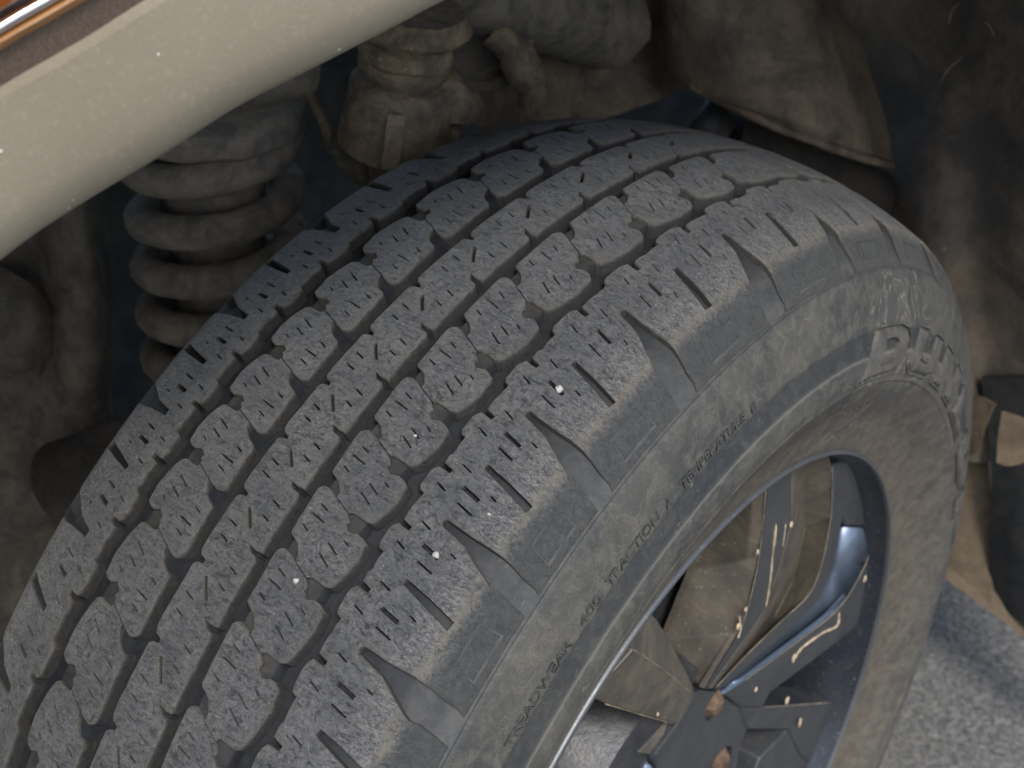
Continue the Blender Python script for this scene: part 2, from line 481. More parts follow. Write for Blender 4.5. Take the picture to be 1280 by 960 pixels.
def edist(P_, poly):
    P_ = np.asarray(P_, float); a = np.asarray(poly, float); b = np.roll(a, -1, 0)
    best = np.full(len(P_), 1e9)
    for p, q in zip(a, b):
        e = q - p; t = np.clip(((P_ - p) @ e) / (e @ e + 1e-12), 0, 1); best = np.minimum(best, np.linalg.norm(P_ - p - t[:, None] * e, axis=1))
    return best
def block_mesh(poly, holes, top, bot, grid=3.4, bev=.55, drop=.55, draft=.35, res=2.6, jit=.12, flags=None):
    """poly/holes in mm (2-D); top(x,y,drop)->3-D; bot(x,y)->3-D"""
    flags = list(flags) if flags else [0] * len(poly)
    if area(poly) < 0: poly = poly[::-1]; flags = flags[::-1]
    outer, ofl = resample(poly, res, jit, flags); inner = offset(outer, bev, ofl)
    hs = []
    for h in holes:
        if area(h) > 0: h = h[::-1]
        hs.append(resample(h, 3.0, .06))
    A = np.array(inner); lo = A.min(0); hi = A.max(0)
    gx, gy = np.meshgrid(np.arange(lo[0] + grid / 2, hi[0], grid), np.arange(lo[1] + grid / 2, hi[1], grid))
    G = np.stack([gx.ravel(), gy.ravel()], 1) + np.random.uniform(-.5, .5, (gx.size, 2))
    keep = pip(G, inner) & (edist(G, inner) > 1.0)
    for h in hs: keep &= ~pip(G, h) & (edist(G, h) > .7)
    G = G[keep]
    vs = []; es = []
    def loop(p):
        s = len(vs); vs.extend(p); es.extend([(s + i, s + (i + 1) % len(p)) for i in range(len(p))]); return s
    so_ = loop(outer); si = loop(inner); sh = [loop(h) for h in hs]
    sg = len(vs); vs.extend([tuple(g) for g in G])
    V, E, F, ov, oe, of = delaunay_2d_cdt([Vector(q) for q in vs], es, [], 0, 1e-5)
    V2 = [(q.x, q.y) for q in V]
    cen = np.array([np.mean([V2[i] for i in t], 0) for t in F])
    ok = pip(cen, outer)
    for h in hs: ok &= ~pip(cen, h)
    no = len(outer); ni = len(inner)
    kind = []
    for o_ in ov:
        k = 0
        for i in o_:
            if so_ <= i < so_ + no and not ofl[i - so_]: k = 1
        kind.append(k)
    verts = []; edge = []; wall = []
    for (x, y), k in zip(V2, kind):
        verts.append(top(x, y, drop if k else 0.)); edge.append(1. if k else 0.); wall.append(0.)
    faces = [tuple(t) for t, o_ in zip(F, ok) if o_]
    # near-edge dust also on inner loop vertices
    vid = {}
    for i, o_ in enumerate(ov):
        for j in o_: vid[j] = i
    for j in range(si, si + ni):
        if j in vid and not ofl[j - si]: edge[vid[j]] = .45
    ob = offset(outer, -draft, ofl)
    base = len(verts)
    for (x, y) in ob: verts.append(bot(x, y)); edge.append(0.); wall.append(1.)
    for i in range(no):
        a = vid[so_ + i]; b = vid[so_ + (i + 1) % no]; c = base + (i + 1) % no; d = base + i
        faces.append((b, a, d, c))
    for s, h in zip(sh, hs):
        base = len(verts); n = len(h)
        for (x, y) in h: verts.append(bot(x, y)); edge.append(0.); wall.append(1.)
        for i in range(n):
            faces.append((vid[s + (i + 1) % n], vid[s + i], base + i, base + (i + 1) % n))
    me = from_py(verts, faces)
    bm = bmesh.new(); bm.from_mesh(me); bmesh.ops.recalc_face_normals(bm, faces=bm.faces); bm.to_mesh(me); bm.free()
    for nm, arr in (("edge", edge), ("wall", wall)):
        at_ = me.attributes.new(nm, 'FLOAT', 'POINT'); at_.data.foreach_set('value', arr)
    return me
K = RC * 1000
def T2(x, y, drop):
    th = -y / K; nz = noise.noise(Vector((x * .09, y * .09, 3.1))) * .12 + noise.noise(Vector((x * .35, y * .35, 1.7))) * .09
    return P(x / 1000, prof(x / 1000) - (drop - nz) / 1000, th)
def B2(x, y): return P(x / 1000, prof(x / 1000) - depth(x / 1000) - .0004, -y / K)
def S2(pts): return [(x, -theta(u) * K) for x, u in pts]
def sipe(a, b, w):
    (x0, y0), (x1, y1) = S2([a, b]); dx, dy = x1 - x0, y1 - y0; L = math.hypot(dx, dy); nx, ny = -dy / L * w / 2, dx / L * w / 2
    return [(x0 + nx, y0 + ny), (x1 + nx, y1 + ny), (x1 - nx, y1 - ny), (x0 - nx, y0 - ny)]

def r4_block(b):
    o = [(23.6, -.20), (23.2, .15), (22.8, .43), (22.9, .498), (23.9, .546), (26, .575), (28.7, .552), (31.2, .525), (32.6, .492),
         (33.0, .488, 1), (37, .436, 1), (41.3, .380, 1), (42.0, .345), (43.6, .300), (42.9, .240), (46.1, .168), (50.0, .215), (52.5, .195), (54.8, .150), (55.6, -.08), (55.6, -.132), (54.6, -.327), (53.3, -.47),
         (52, -.56), (50.1, -.592), (46, -.578), (42.6, -.570), (41.3, -.604, 1), (37, -.548, 1), (33.0, -.497, 1), (32.5, -.42), (29.6, -.31), (27.3, -.267), (24.6, -.235)]
    # lower boundary one pitch below the upper one
    h = [((28.3, .319), (32.9, .272), .8), ((26.9, .146), (34.7, .104), .9), ((26.6, -.052), (30.7, -.1), .9),
         ((41.1, -.094), (47.4, -.181), .9), ((40.3, -.26), (47.0, -.361), .9), ((46.4, .035), (49.4, -.009), .8)]
    return o, h
def r3_block(b):
    o = [(-4.3, -.120, 1), (-4.8, -.060), (-8.1, -.034), (-9.5, .027), (-9.8, .161), (-9.5, .50), (-9.5, .73), (-9.4, .842), (-7.9, .876), (-6, .888), (-4.3, .880, 1),
         (-.6, .790, 1), (-.75, .765), (5.0, .560), (6.4, .555, 1), (10.0, .392, 1), (12.4, .306), (15.8, .286), (16.9, .229), (17.0, -.017), (17.0, -.305), (17.2, -.58),
         (17.3, -.630), (14.2, -.638), (10.0, -.608, 1), (6.4, -.445, 1), (6.6, -.428), (.5, -.208), (-.6, -.210, 1)]
    h = [((-5.3, .537), (.2, .494), .9), ((-5.1, .316), (.2, .273), .9), ((7.5, -.203), (12.2, -.246), .9), ((7.7, .025), (12.9, -.022), .9)]
    return o, h
def sh_block(b):
    """b = pitch number of the lower open slot; the block is two pitches long"""
    o = [(75.9, -.018, 1), (69, -.054, 1), (62.4, -.066, 1)]
    for k in (0, 1):
        if k: o += [(62.9, k - .088)]
        o += [(62.3, k + .064), (62.7, k + .185), (60.4, k + .208), (59.4, k + .269), (59.3, k + .505), (59.9, k + .574), (61.3, k + .636), (66.5, k + .622), (66.9, k + .684), (62.2, k + .724), (61.9, k + .845)]
    o += [(62.4, 1.934, 1), (69, 1.946, 1), (75.9, 1.982, 1), (76.4, 1.934), (82, 1.893), (88.2, 1.844), (95.0, 1.719), (99.5, 1.64), (103.5, 1.574), (106.3, 1.585), (111, 1.556), (116.9, 1.51),
          (116.9, -.10), (115, -.052), (110.6, -.040), (106, .0), (102.3, .022), (97.5, .028), (89.6, .020), (82.1, .030), (76.4, .044)]
    h = [((68.7, .832), (73.9, .786), .9), ((64.8, .413), (69.6, .364), .9), ((74.5, .551), (83.2, .496), 2.1), ((76.2, .318), (84.1, .267), 1.0), ((85.5, .653), (88.7, .624), .9)]
    hh = []
    for k in (0, 1):
        for a, c, w in h: hh.append(((a[0], a[1] + k), (c[0], c[1] + k), w))
    quad = [(77.2, 1.029), (76.7, .945), (88, .845), (100.4, .733), (100.9, .872), (89, .965)]
    return o, hh, quad
def add(name, poly, holes, quads=()):
    flags = [len(q) > 2 for q in poly]; poly = [q[:2] for q in poly]
    P2 = S2(poly); H = [sipe(*h) for h in holes] + [S2(q) for q in quads]
    me = block_mesh(P2, H, T2, B2, flags=flags)
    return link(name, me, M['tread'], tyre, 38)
def shift(l, b): return [(q[0], q[1] + b) + tuple(q[2:]) for q in l]
def rotc(l, cx, c): return [(cx(q[0]), c - q[1]) + tuple(q[2:]) for q in l]
fx2 = lambda x: -16.3 - (x - 22.8) * (35.6 / 32.8)
for b in range(-2, NP - 2):
    o, h = r4_block(b)
    add('tread_block', shift(o, b), [((a[0], a[1] + b), (c[0], c[1] + b), w) for a, c, w in h])
    add('tread_block', rotc(shift(o, b), fx2, .35), [((fx2(a[0]), .35 - a[1] - b), (fx2(c[0]), .35 - c[1] - b), w) for a, c, w in h])
    o, h = r3_block(b)
    add('centre_block', shift(o, b), [((a[0], a[1] + b), (c[0], c[1] + b), w) for a, c, w in h])
def frame_panel(sgn, u0):
    """thin raised rectangle moulded on the shoulder flank"""
    f_ = (lambda x, u: (x, u + u0)) if sgn > 0 else (lambda x, u: (-x, 1.42 - u - u0))
    out = [f_(107.2, .39), (f_(107.2, 1.05)), f_(114.9, 1.10), f_(114.9, .335)]
    o2 = S2(out)
    if area(o2) < 0: o2 = o2[::-1]
    o2 = resample(o2, 4); i2 = offset(o2, .7)
    v = []; f = []
    n = len(o2)
    for pl, hgt in ((o2, -.0004), (o2, .00022), (i2, .00022), (i2, -.0004)):
        for x, y in pl: v.append(P(x / 1000 + math.copysign(hgt, x) * .7, prof(x / 1000) + hgt * .7, -y / K))
    for l in range(3):
        for i in range(n): f.append((l * n + i, l * n + (i + 1) % n, (l + 1) * n + (i + 1) % n, (l + 1) * n + i))
    return fix_normals(from_py(v, f))
for b in range(-1, NP - 2, 2):
    o, h, q = sh_block(b)
    add('shoulder_block', shift(o, b), [((a[0], a[1] + b), (c[0], c[1] + b), w) for a, c, w in h], [shift(q, b)])
    mx = lambda x: -x
    add('shoulder_block', rotc(shift(o, b), mx, 1.42), [((-a[0], 1.42 - a[1] - b), (-c[0], 1.42 - c[1] - b), w) for a, c, w in h], [rotc(shift(q, b), mx, 1.42)])
    if -3 <= b <= 18: link('moulded_frame', frame_panel(1, b), M['side'], tyre, 40)

# --- sidewall lettering
def side_pt(r, th, lift=0.):
    x = xside(r); x2 = xside(r + .002)
    n = Vector((.002, x - x2, 0)).normalized()       # (x, r)
    return P(x + n.x * lift, r + n.y * lift, th)
def text_mesh(txt, th0, th1, r0, h, lift):
    cu = bpy.data.curves.new('t', 'FONT'); cu.body = txt; cu.size = 1; cu.offset = .0; cu.extrude = .1; cu.resolution_u = 2
    ob = bpy.data.objects.new('t', cu); COL.objects.link(ob)
    dg = bpy.context.evaluated_depsgraph_get(); me = bpy.data.meshes.new_from_object(ob.evaluated_get(dg)); bpy.data.objects.remove(ob)
    xs = [q.co.x for q in me.vertices]; x0, x1 = min(xs), max(xs); ys = [q.co.y for q in me.vertices]; y1 = max(ys)
    for q in me.vertices:
        u = (q.co.x - x0) / (x1 - x0); th = th0 + (th1 - th0) * u; r = r0 + h * q.co.y / .73
        l = lift if q.co.z > 0 else -.0008
        q.co = side_pt(r, th, l)
    return me
for w, a, b_ in (("TREADWEAR", 72.7, 64.0), ("400", 62.5, 59.95), ("TRACTION", 58.9, 52.0), ("A", 51.0, 50.3), ("TEMPERATURE", 48.9, 39.7), ("B", 38.6, 37.9)):
    link('moulded_word', text_mesh(w, R(a), R(b_), .3230, .0050, .0008), M['letter'], tyre)
LET = {
 'D': ([(0, 0), (.66, 0), (.88, .07), (1, .27), (1, .73), (.88, .93), (.66, 1), (0, 1)], [[(.30, .22), (.30, .78), (.58, .78), (.70, .66), (.70, .34), (.58, .22)]]),
 'U': ([(.18, 0), (.82, 0), (1, .18), (1, 1), (.68, 1), (.68, .30), (.60, .24), (.40, .24), (.32, .30), (.32, 1), (0, 1), (0, .18)], []),
 'N': ([(0, 0), (.32, 0), (.32, .52), (.66, 0), (1, 0), (1, 1), (.68, 1), (.68, .48), (.34, 1), (0, 1)], []),
 'L': ([(0, 0), (1, 0), (1, .26), (.34, .26), (.34, 1), (0, 1)], []),
 'O': ([(.2, 0), (.8, 0), (1, .2), (1, .8), (.8, 1), (.2, 1), (0, .8), (0, .2)], [[(.33, .28), (.33, .72), (.40, .77), (.60, .77), (.67, .72), (.67, .28), (.60, .23), (.40, .23)]]),
 'P': ([(0, 0), (.34, 0), (.34, .34), (.8, .34), (1, .52), (1, .84), (.82, 1), (0, 1)], [[(.34, .56), (.34, .78), (.62, .78), (.66, .74), (.66, .60), (.62, .56)]])}
def logo_letter(ch, a, b_):
    o, hs = LET[ch]; W = 34.; H = 24.
    wd = R(a - b_); 
    def mp(x, y, l):
        u = x / W; vv = y / H
        th = R(a) - wd * u - R(2.6) * (vv)       # slanted like italics
        return side_pt(.2975 + .0235 * vv, th, l)
    sc = lambda p: [(x * W, y * H) for x, y in p]
    def top(x, y, d): return mp(x, y, .0019 if d == 0 else .0009)
    return block_mesh(sc(o), [sc(h) for h in hs], top, lambda x, y: mp(x, y, -.0012), grid=6, bev=1.6, drop=1, draft=.4, res=4, jit=.05)
def rimline(ch, a, b_):
    """raised outline round a letter"""
    o, hs = LET[ch]; W = 34.; H = 24.; p = [(x * W, y * H) for x, y in o]
    if area(p) < 0: p = p[::-1]
    p = resample(p, 4); wd = R(a - b_)
    def mp(x, y, l): return side_pt(.2975 + .0235 * y / H, R(a) - wd * x / W - R(2.6) * y / H, l)
    v = []; f = []; n = len(p)
    for q, l in ((offset(p, -1.3), -.0005), (offset(p, -1.3), .0011), (offset(p, -2.3), .0011), (offset(p, -2.3), -.0005)):
        v += [mp(x, y, l) for x, y in q]
    for l in range(3):
        for i in range(n): f.append((l * n + i, l * n + (i + 1) % n, (l + 1) * n + (i + 1) % n, (l + 1) * n + i))
    return fix_normals(from_py(v, f))
for ch, a, b_ in (('D', 18.2, 8.4), ('U', 5.6, -3.4), ('N', -5.8, -15.6), ('L', -18.2, -26), ('O', -28.4, -38.2), ('P', -40.8, -50)):
    lt = link('moulded_letter', logo_letter(ch, a, b_), M['bigletter'], tyre, 30)
    link('letter_outline', rimline(ch, a, b_), M['side'], tyre, 30)

# --- rim barrel and lip
rprof = [(.1080, .2412), (.1122, .2416), (.1140, .2413), (.1148, .2404), (.1149, .2392), (.1147, .2390), (.1140, .2386), (.1122, .2385)]
barrel = [(.1122, .2385), (.1075, .2370), (.104, .2350), (.098, .2320), (.085, .2275), (.060, .2240), (.030, .2180), (0, .2120), (-.03, .2100), (-.08, .2150), (-.108, .2300), (-.110, .2414), (-.113, .2400), (-.113, .2340)]
def revolve(pr, n=200):
    v = [P(x, r, 2 * math.pi * k / n) for x, r in pr for k in range(n)]
    f = [(i * n + k, i * n + (k + 1) % n, (i + 1) * n + (k + 1) % n, (i + 1) * n + k) for i in range(len(pr) - 1) for k in range(n)]
    return from_py(v, f)
rim = link('rim', revolve(barrel), M['barrel'], wheel, 60)
link('rim_lip', revolve(rprof), M['lip'], rim, 60)

def cone(r): return .088 + .085 * max(0, r - .07)
def unc(px, py, dx=0.):
    """photograph point -> the wheel's dished face (dx: metres in front/behind it)"""
    d = ray(px, py); x = .095
    for _ in range(30):
        t = (x - CAMPOS.x) / d.x; q = CAMPOS + d * t; x = .5 * x + .5 * (cone(math.hypot(q.y, q.z)) + dx)
    return CAMPOS + d * ((x - CAMPOS.x) / d.x)
def facets(fl, back=.022, skip=()):
    """facets share corners; the boundary gets a skirt going back into the wheel"""
    idx = {}; v = []; f = []
    for pl in fl:
        row = []
        for a in pl:
            if a not in idx: idx[a] = len(v); v.append(unc(a[0], a[1], a[2] / 1000.))
            row.append(idx[a])
        f.append(row)
    bm = bmesh.new(); bv = [bm.verts.new(q) for q in v]
    for row in f: bm.faces.new([bv[i] for i in row])
    bmesh.ops.recalc_face_normals(bm, faces=bm.faces)
    if sum(q.normal.x for q in bm.faces) < 0: bmesh.ops.reverse_faces(bm, faces=bm.faces)
    sk = {bv[idx[a]] for a in skip if a in idx}
    be = [e for e in bm.edges if e.is_boundary and not (e.verts[0] in sk and e.verts[1] in sk)]
    r = bmesh.ops.extrude_edge_only(bm, edges=be)
    for q in r['geom']:
        if isinstance(q, bmesh.types.BMVert): q.co.x -= back
    bmesh.ops.triangulate(bm, faces=[q for q in bm.faces if len(q.verts) > 4])
    bmesh.ops.recalc_face_normals(bm, faces=bm.faces)
    if sum(q.normal.x for q in bm.faces) < 0: bmesh.ops.reverse_faces(bm, faces=bm.faces)
    me = bpy.data.meshes.new('m'); bm.to_mesh(me); bm.free()
    return me
def spoke(name, fl, mat, back=.022, bev=.0012, skip=(), label=None, smooth=25):
    o = link(name, facets(fl, back, skip), mat, rim, smooth)
    if bev:
        md = o.modifiers.new('b', 'BEVEL'); md.width = bev; md.segments = 3; md.limit_method = 'ANGLE'; md.angle_limit = R(18); md.harden_normals = False
    if label: o['label'] = label
    return o
# spoke at the left of the visible part
A0, A1, A2, A3, A4 = (806, 758, -14), (822, 775, -14), (845, 815, -12), (866, 857, -8), (868, 868, 0)
A5, A6 = (792, 812, 0), (786, 806, -2)
spoke('spoke', [[A0, A1, A2, A3, A4, (830, 838, 0), A5, A6], [A5, (830, 838, 0), A4, (858, 886, 0), (846, 906, 0), (800, 893, -2), (757, 880, -4), (744, 874, -6), (768, 838, -2)]], M['rimdust'], .03)
# broad spoke with dished pocket
b0, b1, b2, b3 = (868, 712, -32), (832, 800, -33), (868, 862, -14), (905, 645, -26)
w0, w1, w2, w3 = (940, 622, -6), (934, 700, -5), (914, 792, -4), (876, 862, -3)
c0, c1, c2, c3 = (960, 606, 0), (952, 680, 0), (929, 782, 0), (880, 862, 0)
d0, d1, d2, d3, d4, d5 = (990, 588, 0), (990, 650, 0), (976, 705, 0), (955, 765, 0), (922, 812, 0), (886, 862, 0)
v0, v1, v2, v3, v4 = (1004, 590, -14), (1006, 660, -18), (990, 728, -18), (962, 782, -14), (927, 820, -6)
e0, e1, e2, e3, e4, e5, e6 = (1040, 582, -2), (1038, 650, 0), (1028, 702, 0), (1012, 742, 0), (975, 778, 0), (930, 822, 0), (892, 861, 0)
f0, f1, f2, f3, f4, f5, f6 = (1057, 575, 0), (1053, 650, 0), (1043, 706, 0), (1025, 750, 0), (986, 789, 0), (941, 827, 0), (898, 864, 0)
spoke('spoke', [[b3, w0, w1, b0], [b0, w1, w2, b1], [b1, w2, w3, b2], [w0, c0, c1, w1], [w1, c1, c2, w2], [w2, c2, c3, w3]], M['rimdust'], .004, .001)
spoke('spoke', [[c0, d0, d1, c1], [c1, d1, d2, d3, c2], [c2, d3, d4, d5, c3]], M['rim'], .02, .0015, (c0, c1, c2, c3))
spoke('spoke_pocket', [[d0, v0, v1, d1], [d1, v1, v2, d2], [d2, v2, v3, d3], [d3, v3, v4, d4], [d4, v4, e6, d5],
                [v0, e0, e1, v1], [v1, e1, e2, v2], [v2, e2, e3, v3], [v3, e3, e4, v4], [v4, e4, e5, e6], [d0, (1000, 574, -3), (1036, 564, -3), e0, v0]], M['rimdust'], .01, .0012, (e0, e1, e2, e3, e4, e5, e6))
spoke('spoke', [[e0, f0, f1, e1], [e1, f1, f2, e2], [e2, f2, f3, e3], [e3, f3, f4, e4], [e4, f4, f5, e5], [e5, f5, f6, e6],
                [f0, (1080, 578, -3), (1102, 610, -4), (1108, 654, -4), (1059, 658, -2), f1]], M['rim'], .02, .0015, (e0, e1, e2, e3, e4, e5, e6))
k0, k1, k2, k3, k4, k5, k6 = (1096, 662, 0), (1082, 705, 0), (1060, 745, 0), (1036, 772, 0), (990, 807, 0), (932, 850, 0), (904, 868, 0)
spoke('spoke', [[(1055, 660, -8), k0, k1, (1046, 708, -13)], [(1046, 708, -13), k1, k2, (1028, 752, -15)], [(1028, 752, -15), k2, k3, k4, (990, 791, -13)], [(990, 791, -13), k4, k5, (944, 829, -8)], [(944, 829, -8), k5, k6, (900, 865, -3)]], M['rimblue'], .004, 0, smooth=180)
spoke('spoke', [[k0, (1110, 668, 0), (1108, 722, 0), (1101, 766, 0), (1082, 776, 0), k2, k1], [k2, (1082, 776, 0), (1052, 799, 0), k3], [k3, (1052, 799, 0), (1002, 837, 0), k4], [k4, (1002, 837, 0), (963, 866, 0), (954, 884, 0), k5], [k5, (954, 884, 0), (925, 884, 0), k6]], M['rim'], .026, .0015, (k0, k1, k2, k3, k4, k5, k6))
spoke('spoke', [[(954, 884, -1), (1000, 881, -1), (1038, 878, -1), (1064, 885, -1), (1052, 925, -1), (1030, 975, -1), (1000, 943, -1), (985, 912, -1), (934, 912, -1), (925, 884, -1)]], M['rim'], .026, .0015)
spoke('spoke', [[(757, 881, -34), (846, 906, -3), (818, 944, -3), (796, 940, -8), (752, 925, -34), (744, 905, -34)]], M['rimdust'], .004, 0)
spoke('spoke', [[(738, 948, -30), (752, 926, -34), (796, 940, -12), (818, 960, -3), (826, 1010, -3), (700, 1010, -30)]], M['rimblue'], .01, .003)
spoke('spoke', [[(985, 912, -1), (1000, 943, -1), (1030, 975, -1), (1000, 1080, -1), (900, 1100, -1), (930, 1000, -1), (950, 948, -1)]], M['rim'], .026, .0015)
# hub face with lug pockets
hubpx = [(846, 906), (858, 886), (868, 868), (876, 863), (898, 866), (925, 884), (934, 912), (926, 930), (920, 965), (912, 1010), (905, 1060), (820, 1110), (760, 1080), (770, 1010), (822, 962), (818, 944)]
hubp = [unc(a, b, -.0015) for a, b in hubpx]
hub2 = [(q.y * 1000, q.z * 1000) for q in hubp]
def ell(px, py, rx, n=18):
    c = unc(px, py, -.0015); return [(c.y * 1000 + rx * math.cos(2 * math.pi * k / n), c.z * 1000 + rx * math.sin(2 * math.pi * k / n)) for k in range(n)]
lugs = [(894, 880), (902, 952), (846, 917)]
holes = [ell(a, b, 11.5) for a, b in lugs[:2]]
def HT(y, z, d): return Vector((cone(math.hypot(y, z) / 1000) - .0015 - d * .001, y / 1000, z / 1000))
def HB(y, z): return Vector((cone(math.hypot(y, z) / 1000) - .030, y / 1000, z / 1000))
link('hub_face', block_mesh(hub2, holes, HT, HB, grid=8, bev=1.2, drop=.8, draft=.2, res=6, jit=0), M['rim'], rim, 30)
for a, b in lugs[:2]:
    c = unc(a, b, -.0015)
    link('lug_nut', lathe((c.x - .016, c.y, c.z), (1, 0, 0), [(0, .0095), (.001, .0098), (.014, .0098), (.016, .008), (.019, .006), (.020, .003)], 6), M['rust'], rim)
# mud drops stuck on the rim
for px, py, s in ((923, 783, 4), (1081, 724, 5), (984, 876, 5.5), (1000, 903, 5), (1052, 902, 3), (992, 823, 5), (947, 690, 2.2), (822, 893, 2.2), (945, 862, 3), (932, 762, 2.5), (989, 656, 3)):
    c = unc(px, py, .001); bm = bmesh.new(); bmesh.ops.create_icosphere(bm, subdivisions=3, radius=1)
    sx_, sy_ = random.uniform(.8, 1.4), random.uniform(.7, 1.1)
    for q in bm.verts:
        n_ = 1 + .35 * noise.noise(q.co * 1.7 + Vector((px, 0, 0)))
        q.co = c + Vector((q.co.x * .0008, q.co.y * s * .00052 * sy_ * n_, q.co.z * s * .00066 * sx_ * n_))
    me = bpy.data.meshes.new('m'); bm.to_mesh(me); bm.free()
    link('mud_spot', me, M['paledust'], rim, 180)
def ridge(name, pl, rad, mat):
    p = catmull([unc(*q) for q in pl], 6)
    rr = [rad * (.35 + .65 * abs(noise.noise(q * 160)) * 1.6) for q in p]; rr[0] = rr[-1] = .0002
    return link(name, tube(p, rr, 8), mat, rim, 180)
ridge('mud_streak', [(970, 655, .0), (966, 690, .0), (962, 730, .0), (957, 760, .0)], .0011, M['paledust'])
ridge('mud_streak', [(982, 655, .0), (980, 672, .0), (978, 684, 0)], .0008, M['paledust'])
ridge('mud_streak', [(1049, 765, .0), (1046, 782, 0), (1030, 790, 0), (1012, 802, 0), (1000, 812, .0), (992, 824, 0)], .0014, M['paledust'])
ridge('mud_streak', [(1102, 712, .0), (1092, 718, 0), (1084, 724, 0)], .0010, M['paledust'])
ridge('mud_streak', [(924, 770, .0), (926, 785, 0), (922, 798, 0)], .0011, M['paledust'])

M['dust_glint'] = dusty('dust_glint_line', (.20, .165, .115), (.30, .25, .18), 120, .8)
for pl in (((1040, 584), (1040, 620), (1038, 650), (1028, 702), (1012, 742), (975, 778), (930, 822), (896, 858)),
           ((958, 610), (951, 680), (941, 735), (928, 782)), ((792, 812), (830, 838), (866, 868)), ((757, 880), (800, 893), (846, 906)),
           ((1094, 668), (1082, 705), (1060, 745), (1036, 772), (990, 807), (932, 850)),
           ((955, 884), (1000, 881), (1038, 878))):  # last one paints the shine along the window's bevelled edge
    p = catmull([unc(a, b, .0002) for a, b in pl], 6)
    link('dust_glint_line', tube(p, [.0003 + .0003 * noise.noise(q * 120) for q in p], 8), M['dust_glint'], rim, 180)

# --- brake disc and hub behind the spokes
disc = link('brake_disc', lathe((.020, 0, 0), (1, 0, 0), [(0, .165), (.002, .168), (.024, .168), (.026, .165), (.026, .095), (.045, .090), (.060, .085)], 72), M['hub'], wheel, 30)

# ------------------------------------------------------------------ pebbles in the tread
def hit_tread(px, py):
    d = ray(px, py); t = .3
    while t < 1.2:
        q = CAMPOS + d * t
        if math.hypot(q.y, q.z) < prof(q.x): return q
        t += .0005
for px, py, s, lab in ((699, 486, 1.6, 'largest pale pebble, wedged in a slot of the shoulder blocks above the tyre lettering'),
                       (545, 694, 1.5, 'rounded pale pebble in the slot next to a long open groove of the lower shoulder'),
                       (370, 726, 1.2, 'flat white stone chip resting on a tread block near the lower middle'),
                       (519, 545, .8, 'tiny white grit grain in a thin slot of the tread block beside the wavy groove'),
                       (611, 643, .8, 'tiny white grain lying on the bare shoulder rubber between two long slots')):
    c = hit_tread(px, py)
    bm = bmesh.new(); bmesh.ops.create_icosphere(bm, subdivisions=2, radius=1)
    for q in bm.verts:
        q.co = q.co * (s * .001) * (1 + .35 * noise.noise(q.co * 1.3 + Vector((px, py, 0)))) + c
    me = bpy.data.meshes.new('m'); bm.to_mesh(me); bm.free()
    o = link('pebble', me, M['pebble'], None, 20); tag(o, lab, 'pebble', 'stones caught in the tread')

# ------------------------------------------------------------------ car body
body = thing('car_body', car(0, .1, .5), 'tan dusty wheel arch and wheel housing of the car around the front wheel', 'car body')
# flare over the wheel: section profile carried along the arch edge
edge_fz = [(.62, .02), (.58, .18), (.50, .32), (.40, .42), (.32, .475), (.263, .506), (.237, .517), (.21, .526), (.183, .536), (.155, .543), (.127, .550), (.107, .555), (.05, .566), (-.05, .572), (-.18, .560), (-.32, .505), (-.42, .40), (-.48, .26), (-.52, .08)]
ev = catmull([(a, b, 0) for a, b in edge_fz], 5)
sec = [(.004, .075), (.001, .110), (-.001, .122), (0, .127), (.0018, .1305), (.007, .1343), (.013, .1372), (.0185, .1387), (.027, .1398), (.038, .1403), (.0472, .1404), (.0476, .1380), (.0478, .1330)]
def sweep(sec, ev, zscale=None):
    v = []; f = []
    for i, e in enumerate(ev):
        t = (ev[min(i + 1, len(ev) - 1)] - ev[max(0, i - 1)]).normalized(); nrm = Vector((t.y, -t.x, 0))
        if nrm.y < 0: nrm = -nrm
        if e.x < -.3 and nrm.x > 0: nrm = -nrm
        for a, o in sec: v.append(car(e.x + nrm.x * a, o, e.y + nrm.y * a))
    n = len(sec)
    for i in range(len(ev) - 1):
        for j in range(n - 1): f.append((i * n + j, i * n + j + 1, (i + 1) * n + j + 1, (i + 1) * n + j))
    me = from_py(v, f); fix_normals(me)
    bm = bmesh.new(); bm.from_mesh(me); bmesh.ops.solidify(bm, geom=bm.faces[:], thickness=.002); bm.to_mesh(me); bm.free()
    return me
sec2 = []
for i, q in enumerate(catmull([(a, o, 0) for a, o in sec[:11]], 3)): sec2.append((q.x, q.y))
sec2 += sec[11:]
link('wheel_arch_flare', sweep(sec2, ev), M['fender'], body, 30)
link('front_wing', sweep([(.0470, .1345), (.060, .1325), (.075, .130), (.12, .122), (.20, .10), (.235, .06), (.25, .0), (.26, -.15), (.262, -.5), (.262, -.9)], ev), M['paint'], body, 30)
# trim strip and lamp above the arch at the front
strip = [on_out(px, py, .137) for px, py in ((-260, 200), (-120, 112), (0, 34), (62, -2), (130, -42), (210, -90))]
# the strip runs along the panel
link('chrome_strip', tube(catmull(strip, 6), .0016, 12), M['chrome'], body, 180)
link('reflection_strip', sheet([[on_out(px, py + d_, o_) for px, py in ((-260, 210), (-120, 122), (0, 44), (62, 8), (140, -38))] for d_, o_ in ((0, .136), (9, .1385), (19, .136))], .002), M['amber2'], body, 60)  # added amber strip paints the lamp's reflection on the wing
lampg = []
for k, o_ in ((0, .134), (1, .142), (2, .146), (3, .144), (4, .134)):
    lampg.append([on_out(px, py - k * 26 - 12, o_) for px, py in ((-260, 188), (-120, 100), (0, 24), (40, -2), (90, -36))])
lm = link('marker_lamp', sheet(lampg, .003), M['amber'], body, 60)

